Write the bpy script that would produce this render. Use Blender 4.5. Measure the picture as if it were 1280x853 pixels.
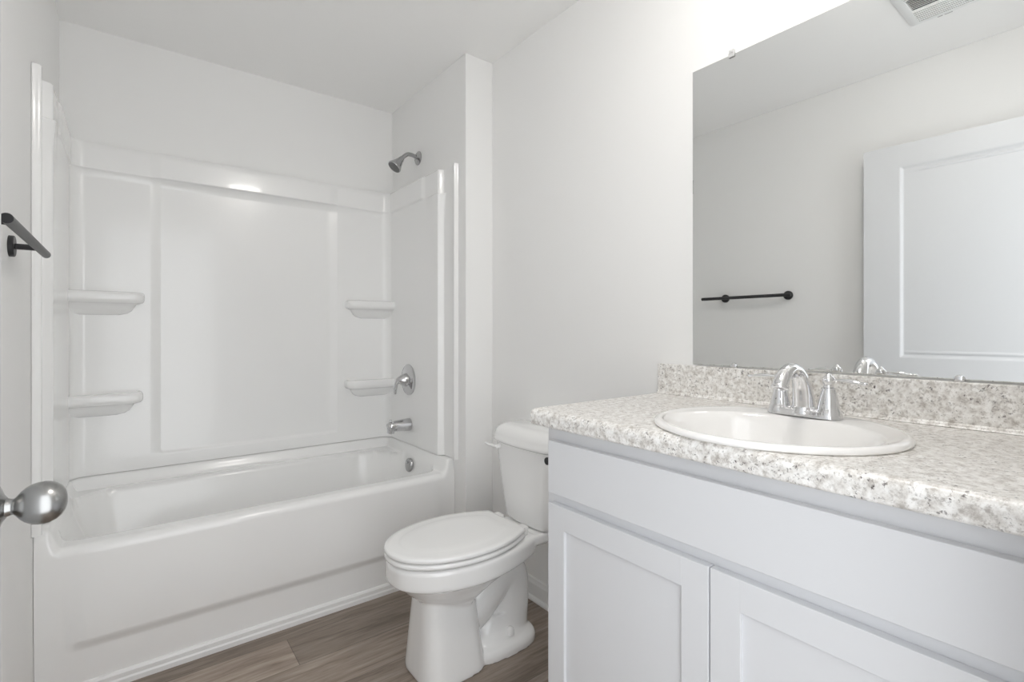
import bpy, bmesh, math, random
from mathutils import Vector, Matrix
random.seed(7)
PI = math.pi
scn = bpy.context.scene
for o in list(bpy.data.objects):
    bpy.data.objects.remove(o)
C = scn.collection

# ------------------------------------------------------------------ camera, sky, exposure
cam_d = bpy.data.cameras.new('camera')
cam_d.sensor_width = 36.0
cam_d.lens = 36.0 * 624.8 / 1280.0
cam_d.shift_y = -12.5 / 1280.0
cam_d.clip_start = 0.01
cam = bpy.data.objects.new('camera', cam_d)
C.objects.link(cam)
cam.location = (0, 0, 1.157)
cam.rotation_euler = (PI / 2, 0, -math.radians(37.475))
scn.camera = cam

WORLD_STRENGTH = 2.75
LAMP_STRENGTH = 43.0
world = bpy.data.worlds.new('hall_daylight')
scn.world = world
world.use_nodes = True
bg = world.node_tree.nodes['Background']
bg.inputs['Color'].default_value = (0.95, 0.975, 1.0, 1)
bg.inputs['Strength'].default_value = WORLD_STRENGTH

scn.view_settings.view_transform = 'Standard'
scn.view_settings.look = 'None'
scn.view_settings.gamma = 1
scn.view_settings.use_curve_mapping = False
scn.view_settings.exposure = 0.05
scn.cycles.max_bounces = 14
scn.cycles.diffuse_bounces = 10
scn.cycles.glossy_bounces = 6
scn.cycles.caustics_reflective = False
scn.cycles.caustics_refractive = False

# ------------------------------------------------------------------ dimensions (metres)
XL, XP, XR = -0.229, 1.241, 1.395          # left wall, plumbing wall, right wall
YB, YS, YF = 2.790, 1.972, 0.030           # back wall, stub wall face, entry wall face
ZC = 2.450                                 # ceiling
CY = 1.522                                 # toilet axis
CT = 0.954                                 # counter top

# ------------------------------------------------------------------ helpers
WLOC = {}

def link(name, me, mat, parent=None, smooth=True, local=False):
    o = bpy.data.objects.new(name, me)
    C.objects.link(o)
    if mat is not None:
        me.materials.clear(); me.materials.append(mat)
    if smooth:
        for p in me.polygons: p.use_smooth = True
    if parent is not None:
        o.parent = parent
        if not local:
            me.transform(Matrix.Translation(-WLOC.get(parent.name, Vector())))
        WLOC[o.name] = WLOC.get(parent.name, Vector())
    return o

def bm_obj(name, bm, mat, parent=None, smooth=True, local=False, sharp=None):
    bmesh.ops.recalc_face_normals(bm, faces=bm.faces)
    me = bpy.data.meshes.new(name)
    if sharp is not None:
        for e in bm.edges:
            if len(e.link_faces) == 2:
                e.smooth = e.calc_face_angle(0) < sharp
            else:
                e.smooth = False
    bm.to_mesh(me); bm.free()
    return link(name, me, mat, parent, smooth, local)

SH = math.radians(38)

def weighted(o):
    m = o.modifiers.new('weighted', 'WEIGHTED_NORMAL'); m.mode = 'FACE_AREA'; m.weight = 100; m.keep_sharp = True
    return o

def thing(name, label, cat, loc=(0, 0, 0), rotz=0.0, group=None):
    o = bpy.data.objects.new(name, None)
    o.empty_display_size = 0.05
    C.objects.link(o)
    o.location = loc; o.rotation_euler = (0, 0, rotz)
    o['label'] = label; o['category'] = cat
    if group: o['group'] = group
    WLOC[o.name] = Vector(loc)
    return o

def tag(o, label, cat, group=None):
    o['label'] = label; o['category'] = cat
    if group: o['group'] = group
    return o

def struct(o):
    o['kind'] = 'structure'
    return o

def add_box(bm, a, b, bev=0.0, seg=2):
    a = Vector(a); b = Vector(b)
    t = bmesh.new()
    r = bmesh.ops.create_cube(t, size=1.0)
    s = b - a; m = (a + b) / 2
    for v in t.verts:
        v.co = Vector((v.co.x * s.x + m.x, v.co.y * s.y + m.y, v.co.z * s.z + m.z))
    if bev > 0:
        bmesh.ops.bevel(t, geom=list(t.edges), offset=bev, segments=seg, profile=0.5, affect='EDGES')
    merge(bm, t)

def merge(bm, t, M=None):
    if M is not None: t.transform(M)
    me = bpy.data.meshes.new('tmp'); t.to_mesh(me); t.free()
    bm.from_mesh(me); bpy.data.meshes.remove(me)

def box(name, a, b, mat, parent=None, bev=0.0, seg=2, local=False):
    bm = bmesh.new(); add_box(bm, a, b, bev, seg)
    o = bm_obj(name, bm, mat, parent, smooth=bev > 0, local=local)
    return weighted(o) if bev > 0 else o

def add_loft(bm, rings, cap0=True, cap1=True, closed=True):
    vs = [[bm.verts.new(p) for p in r] for r in rings]
    n = len(vs[0])
    for i in range(len(vs) - 1):
        for j in range(n if closed else n - 1):
            k = (j + 1) % n
            bm.faces.new((vs[i][j], vs[i][k], vs[i + 1][k], vs[i + 1][j]))
    if cap0: bm.faces.new(list(reversed(vs[0])))
    if cap1: bm.faces.new(vs[-1])

def frame_of(axis):
    axis = Vector(axis).normalized()
    up = Vector((0, 0, 1)) if abs(axis.z) < 0.9 else Vector((1, 0, 0))
    u = axis.cross(up).normalized(); v = axis.cross(u).normalized()
    return axis, u, v

def add_lathe(bm, origin, axis, prof, n=32):
    """prof: list of (distance along axis, radius)"""
    a, u, v = frame_of(axis); o = Vector(origin)
    rings = []
    for (h, r) in prof:
        r = max(r, 1e-5)
        rings.append([o + a * h + (u * math.cos(2 * PI * j / n) + v * math.sin(2 * PI * j / n)) * r for j in range(n)])
    add_loft(bm, rings)

def add_tube(bm, pts, rad, n=16, flat=1.0, side=None):
    """sweep along pts; rad scalar or list; side = fixed vector across the sweep, flat = radius factor on the other axis"""
    pts = [Vector(p) for p in pts]
    if not isinstance(rad, (list, tuple)): rad = [rad] * len(pts)
    rings = []
    prev = None
    for i, p in enumerate(pts):
        t = (pts[min(i + 1, len(pts) - 1)] - pts[max(i - 1, 0)]).normalized()
        if side is not None:
            u = Vector(side).normalized(); v = t.cross(u).normalized()
        else:
            if prev is None: _, u, v = frame_of(t)
            else:
                u = (prev - t * prev.dot(t)).normalized(); v = t.cross(u).normalized()
            prev = u
        rings.append([p + (u * math.cos(2 * PI * j / n) + v * flat * math.sin(2 * PI * j / n)) * rad[i] for j in range(n)])
    add_loft(bm, rings)

def spline(pts, k=8):
    P = [Vector(p) for p in pts]; out = []
    for i in range(len(P) - 1):
        p0 = P[max(i - 1, 0)]; p1 = P[i]; p2 = P[i + 1]; p3 = P[min(i + 2, len(P) - 1)]
        for j in range(k):
            t = j / k
            out.append(0.5 * ((2 * p1) + (p2 - p0) * t + (2 * p0 - 5 * p1 + 4 * p2 - p3) * t * t + (3 * p1 - p0 - 3 * p2 + p3) * t ** 3))
    out.append(P[-1]); return out

def add_grid(bm, rows):
    vs = [[bm.verts.new(p) for p in r] for r in rows]
    for i in range(len(vs) - 1):
        for j in range(len(vs[0]) - 1):
            bm.faces.new((vs[i][j], vs[i][j + 1], vs[i + 1][j + 1], vs[i + 1][j]))
    return vs

def bake(o):
    """replace the mesh of o by its modified shape"""
    dg = bpy.context.evaluated_depsgraph_get(); dg.update()
    me = bpy.data.meshes.new_from_object(o.evaluated_get(dg))
    o.modifiers.clear(); old = o.data; nm = old.name
    o.data = me; bpy.data.meshes.remove(old); me.name = nm

def ss(a, b, x):
    t = min(1.0, max(0.0, (x - a) / (b - a))); return t * t * (3 - 2 * t)

def frange(a, b, n): return [a + (b - a) * i / n for i in range(n + 1)]

def dense(a, b, step, feats):
    """coordinates from a to b, finer around each (centre, half width, step)"""
    xs = [a]; x = a
    while x < b - 1e-6:
        s = step
        for c, w, st in feats:
            if abs(x - c) < w: s = min(s, st)
            elif c - w > x: s = min(s, max(st, c - w - x))
        x = min(b, x + s); xs.append(x)
    return xs

def rrect(x0, x1, y0, y1, r, z, k=6):
    pts = []
    for (cx, cy, a0) in ((x1 - r, y1 - r, 0), (x0 + r, y1 - r, PI / 2), (x0 + r, y0 + r, PI), (x1 - r, y0 + r, 3 * PI / 2)):
        for i in range(k + 1):
            a = a0 + PI / 2 * i / k
            pts.append(Vector((cx + r * math.cos(a), cy + r * math.sin(a), z)))
    return pts

# ------------------------------------------------------------------ materials
def mat(name, col, rough=0.5, metal=0.0, coat=0.0, spec=0.5):
    m = bpy.data.materials.new(name); m.use_nodes = True
    b = m.node_tree.nodes['Principled BSDF']
    b.inputs['Base Color'].default_value = (*col, 1)
    b.inputs['Roughness'].default_value = rough
    b.inputs['Metallic'].default_value = metal
    b.inputs['Coat Weight'].default_value = coat
    b.inputs['Coat Roughness'].default_value = 0.05
    b.inputs['Specular IOR Level'].default_value = spec
    return m

def bump(m, scale, strength, dist=0.001, stretch=None):
    nt = m.node_tree; b = nt.nodes['Principled BSDF']
    tc = nt.nodes.new('ShaderNodeTexCoord'); nz = nt.nodes.new('ShaderNodeTexNoise')
    mp = nt.nodes.new('ShaderNodeMapping')
    if stretch: mp.inputs['Scale'].default_value = stretch
    nz.inputs['Scale'].default_value = scale; nz.inputs['Detail'].default_value = 3
    bp = nt.nodes.new('ShaderNodeBump'); bp.inputs['Strength'].default_value = strength; bp.inputs['Distance'].default_value = dist
    nt.links.new(tc.outputs['Object'], mp.inputs['Vector']); nt.links.new(mp.outputs[0], nz.inputs['Vector'])
    nt.links.new(nz.outputs['Fac'], bp.inputs['Height']); nt.links.new(bp.outputs[0], b.inputs['Normal'])
    return m

M_WALL = bump(mat('wall_paint', (0.85, 0.849, 0.842), 0.65), 180, 0.15)
M_CEIL = bump(mat('ceiling_paint', (0.90, 0.898, 0.89), 0.9), 90, 0.25)
M_TRIM = mat('trim_paint', (0.82, 0.82, 0.815), 0.35)
M_CAB = mat('cabinet_paint', (0.725, 0.733, 0.752), 0.38)
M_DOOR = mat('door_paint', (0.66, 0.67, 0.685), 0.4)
M_ACRYL = mat('white_acrylic', (0.86, 0.86, 0.855), 0.2, coat=0.3)
M_PORC = mat('white_porcelain', (0.86, 0.86, 0.855), 0.09, coat=0.5)
M_SINK = mat('sink_porcelain', (0.91, 0.90, 0.885), 0.10, coat=0.5)
M_SEAT = mat('seat_plastic', (0.86, 0.86, 0.855), 0.22, coat=0.15)
M_CHROME = mat('polished_chrome', (0.80, 0.80, 0.81), 0.07, metal=1.0)
M_NICKEL = bump(mat('brushed_nickel', (0.38, 0.38, 0.375), 0.27, metal=1.0), 60, 0.06, 0.0004, (1, 1, 18))
M_BATH = mat('bath_chrome', (0.60, 0.60, 0.61), 0.10, metal=1.0)
M_SHOWER = mat('shower_chrome', (0.45, 0.45, 0.455), 0.16, metal=1.0)
M_BLACK = mat('matte_black_metal', (0.018, 0.018, 0.02), 0.38)
M_DARK = mat('recess_shade_paint', (0.03, 0.03, 0.032), 0.8)
M_MIRROR = mat('mirror_silver', (0.86, 0.87, 0.865), 0.0, metal=1.0)
M_GLASS_EDGE = mat('mirror_edge', (0.55, 0.57, 0.56), 0.25)
M_VENT = mat('vent_plastic', (0.80, 0.81, 0.81), 0.45)
M_CLEAR = mat('clear_plastic', (0.95, 0.95, 0.95), 0.08)
M_CLEAR.node_tree.nodes['Principled BSDF'].inputs['Transmission Weight'].default_value = 0.4
M_LAMP = bpy.data.materials.new('lit_glass'); M_LAMP.use_nodes = True
_b = M_LAMP.node_tree.nodes['Principled BSDF']
_b.inputs['Base Color'].default_value = (0.9, 0.9, 0.88, 1)
_b.inputs['Emission Color'].default_value = (1.0, 0.965, 0.92, 1)
_b.inputs['Emission Strength'].default_value = LAMP_STRENGTH

def floor_mat():
    m = bpy.data.materials.new('vinyl_plank'); m.use_nodes = True
    nt = m.node_tree; N = nt.nodes; L = nt.links
    b = N['Principled BSDF']
    def node(t, **kw):
        n = N.new(t)
        for k, v in kw.items(): setattr(n, k, v)
        return n
    def math_(op, a, bb=None, c=None):
        n = node('ShaderNodeMath', operation=op)
        for i, x in enumerate((a, bb, c)):
            if x is None: continue
            if isinstance(x, (int, float)): n.inputs[i].default_value = x
            else: L.new(x, n.inputs[i])
        return n.outputs[0]
    tc = node('ShaderNodeTexCoord'); sp = node('ShaderNodeSeparateXYZ'); L.new(tc.outputs['Object'], sp.inputs[0])
    x, y = sp.outputs[0], sp.outputs[1]
    W, LEN = 0.180, 1.22
    yr = math_('DIVIDE', math_('SUBTRACT', y, 2.0 - 20 * W), W)
    row = math_('FLOOR', yr); fy = math_('FRACT', yr)
    wn = node('ShaderNodeTexWhiteNoise', noise_dimensions='1D'); L.new(math_('ADD', row, 0.37), wn.inputs['W'])
    # the row between y 1.82 and 2.00 has its end joint at x 0.47; other rows shift by a third of a plank
    off = math_('MULTIPLY', math_('SUBTRACT', row, 19.0), 0.43 * LEN)
    xr = math_('DIVIDE', math_('SUBTRACT', math_('ADD', x, math_('ADD', off, 50 * LEN)), 0.47), LEN)
    colm = math_('FLOOR', xr); fx = math_('FRACT', xr)
    idv = node('ShaderNodeCombineXYZ'); L.new(row, idv.inputs[0]); L.new(colm, idv.inputs[1])
    wn2 = node('ShaderNodeTexWhiteNoise', noise_dimensions='3D'); L.new(idv.outputs[0], wn2.inputs['Vector'])
    # grain, stretched along x, different on every plank
    gv = node('ShaderNodeCombineXYZ')
    L.new(math_('ADD', math_('MULTIPLY', x, 2.2), math_('MULTIPLY', wn2.outputs['Value'], 40.0)), gv.inputs[0])
    L.new(math_('MULTIPLY', y, 26.0), gv.inputs[1]); L.new(math_('MULTIPLY', row, 3.1), gv.inputs[2])
    g1 = node('ShaderNodeTexNoise'); g1.inputs['Scale'].default_value = 1.3; g1.inputs['Detail'].default_value = 7; g1.inputs['Roughness'].default_value = 0.62
    g1.inputs['Distortion'].default_value = 0.8
    L.new(gv.outputs[0], g1.inputs['Vector'])
    g2 = node('ShaderNodeTexNoise'); g2.inputs['Scale'].default_value = 6.0; g2.inputs['Detail'].default_value = 4
    L.new(gv.outputs[0], g2.inputs['Vector'])
    gm = math_('ADD', math_('MULTIPLY', g1.outputs['Fac'], 0.75), math_('MULTIPLY', g2.outputs['Fac'], 0.25))
    cr = node('ShaderNodeValToRGB'); L.new(gm, cr.inputs[0])
    e = cr.color_ramp.elements
    e[0].position = 0.32; e[0].color = (0.15, 0.112, 0.088, 1)
    e[1].position = 0.70; e[1].color = (0.42, 0.355, 0.30, 1)
    q = e.new(0.5); q.color = (0.285, 0.23, 0.188, 1)
    tone = math_('ADD', 0.78, math_('MULTIPLY', wn2.outputs['Value'], 0.42))
    mx = node('ShaderNodeMix', data_type='RGBA', blend_type='MULTIPLY'); mx.inputs['Factor'].default_value = 1
    L.new(cr.outputs[0], mx.inputs['A']); L.new(tone, mx.inputs['B'])
    # joints
    ey = math_('MINIMUM', fy, math_('SUBTRACT', 1.0, fy)); ex = math_('MINIMUM', fx, math_('SUBTRACT', 1.0, fx))
    jy = math_('LESS_THAN', math_('MULTIPLY', ey, W), 0.0011); jx = math_('LESS_THAN', math_('MULTIPLY', ex, LEN), 0.0011)
    j = math_('MAXIMUM', jy, jx)
    mj = node('ShaderNodeMix', data_type='RGBA'); L.new(math_('MULTIPLY', j, 0.6), mj.inputs['Factor'])
    L.new(mx.outputs['Result'], mj.inputs['A']); mj.inputs['B'].default_value = (0.05, 0.036, 0.03, 1)
    L.new(mj.outputs['Result'], b.inputs['Base Color'])
    b.inputs['Roughness'].default_value = 0.42
    bp = node('ShaderNodeBump'); bp.inputs['Strength'].default_value = 0.15; bp.inputs['Distance'].default_value = 0.001
    L.new(math_('SUBTRACT', gm, math_('MULTIPLY', j, 2.0)), bp.inputs['Height']); L.new(bp.outputs[0], b.inputs['Normal'])
    return m
M_FLOOR = floor_mat()

def laminate():
    m = bpy.data.materials.new('speckled_laminate'); m.use_nodes = True
    nt = m.node_tree; N = nt.nodes; L = nt.links; b = N['Principled BSDF']
    tc = N.new('ShaderNodeTexCoord')
    def noise(scale, det, rough=0.6, dist=0.0):
        n = N.new('ShaderNodeTexNoise'); n.inputs['Scale'].default_value = scale; n.inputs['Detail'].default_value = det
        n.inputs['Roughness'].default_value = rough; n.inputs['Distortion'].default_value = dist
        L.new(tc.outputs['Object'], n.inputs['Vector']); return n.outputs['Fac']
    def ramp(src, stops):
        r = N.new('ShaderNodeValToRGB'); L.new(src, r.inputs[0]); e = r.color_ramp.elements
        e[0].position, e[0].color = stops[0][0], (*stops[0][1], 1)
        e[1].position, e[1].color = stops[-1][0], (*stops[-1][1], 1)
        for p, c in stops[1:-1]:
            q = e.new(p); q.color = (*c, 1)
        return r.outputs[0]
    def mix(fac, a, bb):
        n = N.new('ShaderNodeMix'); n.data_type = 'RGBA'
        if isinstance(fac, float): n.inputs['Factor'].default_value = fac
        else: L.new(fac, n.inputs['Factor'])
        for s, v in (('A', a), ('B', bb)):
            if isinstance(v, tuple): n.inputs[s].default_value = (*v, 1)
            else: L.new(v, n.inputs[s])
        return n.outputs['Result']
    base = ramp(noise(58, 6, 0.68, 0.2), [(0.31, (0.46, 0.425, 0.39)), (0.45, (0.75, 0.728, 0.695)), (0.60, (0.94, 0.93, 0.91))])
    grey = ramp(noise(120, 5, 0.7, 0.2), [(0.52, (0, 0, 0)), (0.66, (0.8, 0.8, 0.8))])
    c1 = mix(grey, base, (0.40, 0.37, 0.34))
    # dark flecks gathered in loose clusters
    clus = ramp(noise(26, 3, 0.5, 0.3), [(0.42, (0, 0, 0)), (0.62, (1, 1, 1))])
    fl = ramp(noise(140, 4, 0.65, 0.3), [(0.575, (0, 0, 0)), (0.64, (1, 1, 1))])
    mm = N.new('ShaderNodeMath'); mm.operation = 'MULTIPLY'; L.new(clus, mm.inputs[0]); L.new(fl, mm.inputs[1])
    c2 = mix(mm.outputs[0], c1, (0.085, 0.07, 0.065))
    L.new(c2, b.inputs['Base Color'])
    b.inputs['Roughness'].default_value = 0.30
    return m
M_LAM = laminate()

# ------------------------------------------------------------------ the room shell
struct(box('floor', (XL - 0.12, -0.10, -0.05), (XR + 0.12, YB + 0.12, 0.0), M_FLOOR))
struct(box('ceiling', (XL - 0.12, -0.10, ZC), (XR + 0.12, YB + 0.12, ZC + 0.05), M_CEIL))
struct(box('wall_left', (XL - 0.12, -0.10, 0), (XL, YB + 0.12, ZC), M_WALL))
struct(box('wall_right', (XR, -0.10, 0), (XR + 0.12, YB + 0.12, ZC), M_WALL))
struct(box('wall_back', (XL, YB, 0), (XR, YB + 0.12, ZC), M_WALL))
struct(box('wall_alcove', (XP, YS, 0), (XR, YB, ZC), M_WALL, bev=0.004, seg=2))
DX0, DX1, DZ = -0.205, 0.640, 2.065        # doorway
bm = bmesh.new()
add_box(bm, (XL, YF - 0.115, 0), (DX0 - 0.018, YF, ZC)); add_box(bm, (DX1 + 0.018, YF - 0.115, 0), (XR, YF, ZC))
add_box(bm, (DX0 - 0.018, YF - 0.115, DZ + 0.018), (DX1 + 0.018, YF, ZC))
struct(bm_obj('wall_front', bm, M_WALL, smooth=False))
bm = bmesh.new()
add_box(bm, (DX0 - 0.018, YF - 0.118, 0), (DX0, YF + 0.003, DZ)); add_box(bm, (DX1, YF - 0.118, 0), (DX1 + 0.018, YF + 0.003, DZ))
add_box(bm, (DX0 - 0.018, YF - 0.118, DZ), (DX1 + 0.018, YF + 0.003, DZ + 0.018))
add_box(bm, (DX1 + 0.006, YF, 0), (DX1 + 0.062, YF + 0.014, DZ + 0.06), 0.004)
add_box(bm, (DX0 - 0.018, YF, DZ + 0.006), (DX1 + 0.062, YF + 0.014, DZ + 0.06), 0.004)
struct(bm_obj('trim_1', bm, M_TRIM, smooth=False))

def base_profile(bm, p0, p1, nrm, h=0.09, t=0.013):
    """baseboard with a shaped top and a shoe strip, from p0 to p1 against a wall whose room side is nrm"""
    n = Vector(nrm)
    prof = [(0, 0), (t + 0.011, 0), (t + 0.011, 0.008), (t + 0.007, 0.015), (t, 0.018), (t, h - 0.022), (t - 0.003, h - 0.016), (t - 0.005, h - 0.010), (t - 0.006, h - 0.003), (t - 0.009, h), (0, h)]
    r = [[Vector(p) + n * a + Vector((0, 0, b)) for a, b in prof] for p in (p0, p1)]
    add_loft(bm, r)
bm = bmesh.new(); base_profile(bm, (XR, 0.99, 0), (XR, YS, 0), (-1, 0, 0))
struct(bm_obj('baseboard_right', bm, M_TRIM, smooth=False))
bm = bmesh.new(); base_profile(bm, (XP, YS, 0), (XR - 0.025, YS, 0), (0, -1, 0))
struct(bm_obj('baseboard_back', bm, M_TRIM, smooth=False))
bm = bmesh.new(); base_profile(bm, (XL, YF, 0), (XL, 1.99, 0), (1, 0, 0))
struct(bm_obj('baseboard_left', bm, M_TRIM, smooth=False))
TY = 2.073                                  # front of the shoe strip at the tub foot
bm = bmesh.new()
prof = [(0, 0), (0, 0.016), (0.003, 0.022), (0.003, 0.036), (0.007, 0.043), (0.014, 0.045), (0.0148, 0.045), (0.0148, 0)]
add_loft(bm, [[Vector((x, TY + a, b)) for a, b in prof] for x in (XL + 0.001, XP - 0.001)])
struct(bm_obj('trim_2', bm, M_TRIM, smooth=False))

# ------------------------------------------------------------------ bathtub
tub = thing('bathtub', 'white alcove bathtub with a smooth embossed front apron, below the shower walls', 'bathtub', (0.506, 2.43, 0))
FX0, FX1, FYB = XL + 0.036, XP - 0.036, YB - 0.036      # faces of the shower walls
BX0, BX1, BY0, BY1 = -0.178, 1.186, 2.140, 2.694        # basin opening

def sd_rr(x, y, x0, x1, y0, y1, r):
    qx = abs(x - (x0 + x1) / 2) - (x1 - x0) / 2 + r; qy = abs(y - (y0 + y1) / 2) - (y1 - y0) / 2 + r
    return math.hypot(max(qx, 0), max(qy, 0)) + min(max(qx, qy), 0) - r

def tub_h(x, y):
    r = 0.075 + (0.07 + 0.10 * ss(0.3, 0.8, x)) * ss(2.2, 2.6, y)
    d = -sd_rr(x, y, BX0, BX1, BY0, BY1, r)             # > 0 inside the basin
    deck = 0.481 + 0.014 * ss(2.2, 2.65, y)
    # upstand against the three walls
    e = min(x - (XL + 0.004), (XP - 0.004) - x, (YB - 0.004) - y)
    e2 = min(x - FX0, FX1 - x, FYB - y)
    up = 1 - ss(-0.006, 0.026, e2)
    deck += (0.543 - deck) * up
    if d <= 0: return deck
    # sloped back rest at the left end, steep wall at the drain end
    dl = (x - BX0)
    slope = 0.105 if dl > 0.5 else 0.105
    wall = ss(-0.012, 0.105, d) 
    z = deck - 0.355 * (wall ** 0.8) * 1.0
    z += 0.17 * (1 - ss(0.0, 0.42, dl)) * ss(0.0, 0.12, d)
    lip = 0.006 * ss(0, 0.01, d)
    return z - lip * 0

def apron_y(x, z):
    """front face of the apron"""
    y = 2.069 + 0.017 * (1 - ss(0.0, 0.40, z))
    m = ss(-0.165, -0.105, x) * (1 - ss(1.115, 1.175, x))
    fall = 1 - ss(0.20, 0.46, z)
    y -= m * 0.014 * ss(0.146, 0.186, z) * (0.15 + 0.85 * fall)
    return y
xs = dense(XL + 0.001, XP - 0.001, 0.014, [(XL + 0.03, 0.03, 0.005), (XP - 0.03, 0.03, 0.005), (BX0 + 0.05, 0.07, 0.006), (BX1 - 0.05, 0.07, 0.006), (-0.135, 0.04, 0.006), (1.145, 0.04, 0.006)])
ys = dense(2.094, YB - 0.001, 0.014, [(BY0 + 0.04, 0.07, 0.005), (BY1 - 0.05, 0.08, 0.006), (YB - 0.04, 0.04, 0.005)])
zs = dense(0.001, 0.452, 0.02, [(0.168, 0.028, 0.003)])
rows = []
for z in zs: rows.append([(x, apron_y(x, z), z) for x in xs])
for k in range(1, 9):
    a = PI / 2 * k / 9
    row = []
    for x in xs:
        ht = tub_h(x, 2.094); y0 = apron_y(x, 0.452)
        row.append((x, 2.094 - (2.094 - y0) * math.cos(a), 0.452 + (ht - 0.452) * math.sin(a)))
    rows.append(row)
for y in ys: rows.append([(x, y, tub_h(x, y)) for x in xs])
bm = bmesh.new(); add_grid(bm, rows)
bm_obj('tub_shell', bm, M_ACRYL, tub)
ox = 1.166
bm = bmesh.new(); add_lathe(bm, (ox + 0.012, 2.42, 0.450), (-1, 0, 0.10), [(0, 0.036), (0.008, 0.036), (0.013, 0.033), (0.016, 0.024), (0.0165, 0)], 40)
add_lathe(bm, (ox - 0.004, 2.42, 0.466), (-1, 0, 0.10), [(0, 0.006), (0.004, 0.006), (0.005, 0)], 12)
ov = bm_obj('overflow_plate', bm, M_SHOWER, tub, sharp=SH); ov['label'] = 'round chrome overflow plate'
bm = bmesh.new(); add_lathe(bm, (1.0, 2.42, tub_h(1.0, 2.42) - 0.001), (0, 0, 1), [(0, 0.034), (0.003, 0.033), (0.004, 0.02), (0.008, 0.018), (0.009, 0)], 32)
bm_obj('drain', bm, M_SHOWER, tub, sharp=SH)

# ------------------------------------------------------------------ shower walls
sur = thing('shower_surround', 'glossy white moulded shower walls with corner shelves, above the bathtub', 'shower wall', (0.506, YB, 0.546))
ZT, ZB, Z0 = 1.953, 1.836, 0.546
def back_t(x, z):
    t = 0.036
    # recessed centre field with a soft rim
    d = -sd_rr(x, z, 0.103, 0.898, 0.602, 2.2, 0.03)
    rec = ss(-0.004, 0.012, d)
    below = 1 - ss(ZB - 0.004, ZB + 0.006, z)
    t -= 0.011 * rec * below
    # the band under the top edge
    t += 0.010 * ss(ZB - 0.001, ZB + 0.008, z)
    t += 0.012 * ss(0.098, 0.112, x) * (1 - ss(0.890, 0.904, x)) * ss(ZB - 0.001, ZB + 0.008, z)
    # thin bead under the band
    t += 0.003 * math.exp(-((z - (ZB - 0.012)) / 0.005) ** 2)
    # fillets into the side walls
    R = 0.050
    for e in (x - (XL + 0.034), (XP - 0.034) - x):
        if e < R:
            e = max(e, 0.0005); t += R - math.sqrt(max(R * R - (R - e) ** 2, 0))
    # rounded top edge
    k = ss(ZT - 0.007, ZT, z)
    return t * (1 - 0.10 * k * k)
xs = dense(XL + 0.034, XP - 0.034, 0.03, [(XL + 0.055, 0.035, 0.003), (XP - 0.055, 0.035, 0.003), (0.104, 0.022, 0.002), (0.897, 0.022, 0.002)])
zs = dense(Z0, ZT, 0.03, [(0.612, 0.05, 0.003), (ZB, 0.028, 0.002), (ZT, 0.012, 0.002)])
rows = [[(x, YB - 0.0005, Z0) for x in xs]] + [[(x, YB - back_t(x, z), z) for x in xs] for z in zs] + [[(x, YB - 0.0005, ZT + 0.001) for x in xs]]
bm = bmesh.new(); add_grid(bm, rows)
bm_obj('back_panel', bm, M_ACRYL, sur, sharp=math.radians(60))

def side_t(y, z):
    t = 0.006
    t += 0.016 * ss(2.034, 2.040, y) * (1 - ss(2.050, 2.062, y)) - 0.005 * (1 - ss(2.034, 2.036, y))
    ext = 0.010 * (1 - ss(ZB - 0.006, ZB, z)) * math.exp(-max(ZB - z, 0) / 0.05)
    t += (0.030) * ss(2.158 - ext * 2, 2.176 - ext * 2, y) + ext * ss(2.14, 2.17, y) * (1 - ss(2.2, 2.3, y))
    t += 0.006 * ss(ZB, ZB + 0.006, z) * ss(2.3, 2.34, y)
    return t
ysd = dense(2.033, YB - 0.001, 0.03, [(2.046, 0.022, 0.0018), (2.165, 0.035, 0.002), (2.32, 0.03, 0.006)])
zsd = dense(Z0, ZT - 0.006, 0.04, [(ZB - 0.04, 0.07, 0.005), (ZT, 0.012, 0.002)])
for sgn, xw in ((1, XL), (-1, XP)):
    rows = [[(xw + sgn * 0.0005, y, Z0) for y in ysd]] + [[(xw + sgn * side_t(y, z), y, z) for y in ysd] for z in zsd]
    rows += [[(xw + sgn * side_t(y, ZT) * 0.92, y, ZT - 0.001) for y in ysd], [(xw + sgn * 0.0005, y, ZT) for y in ysd]]
    bm = bmesh.new(); add_grid(bm, rows)
    bm_obj('side_panel', bm, M_ACRYL, sur, sharp=math.radians(60))

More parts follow.
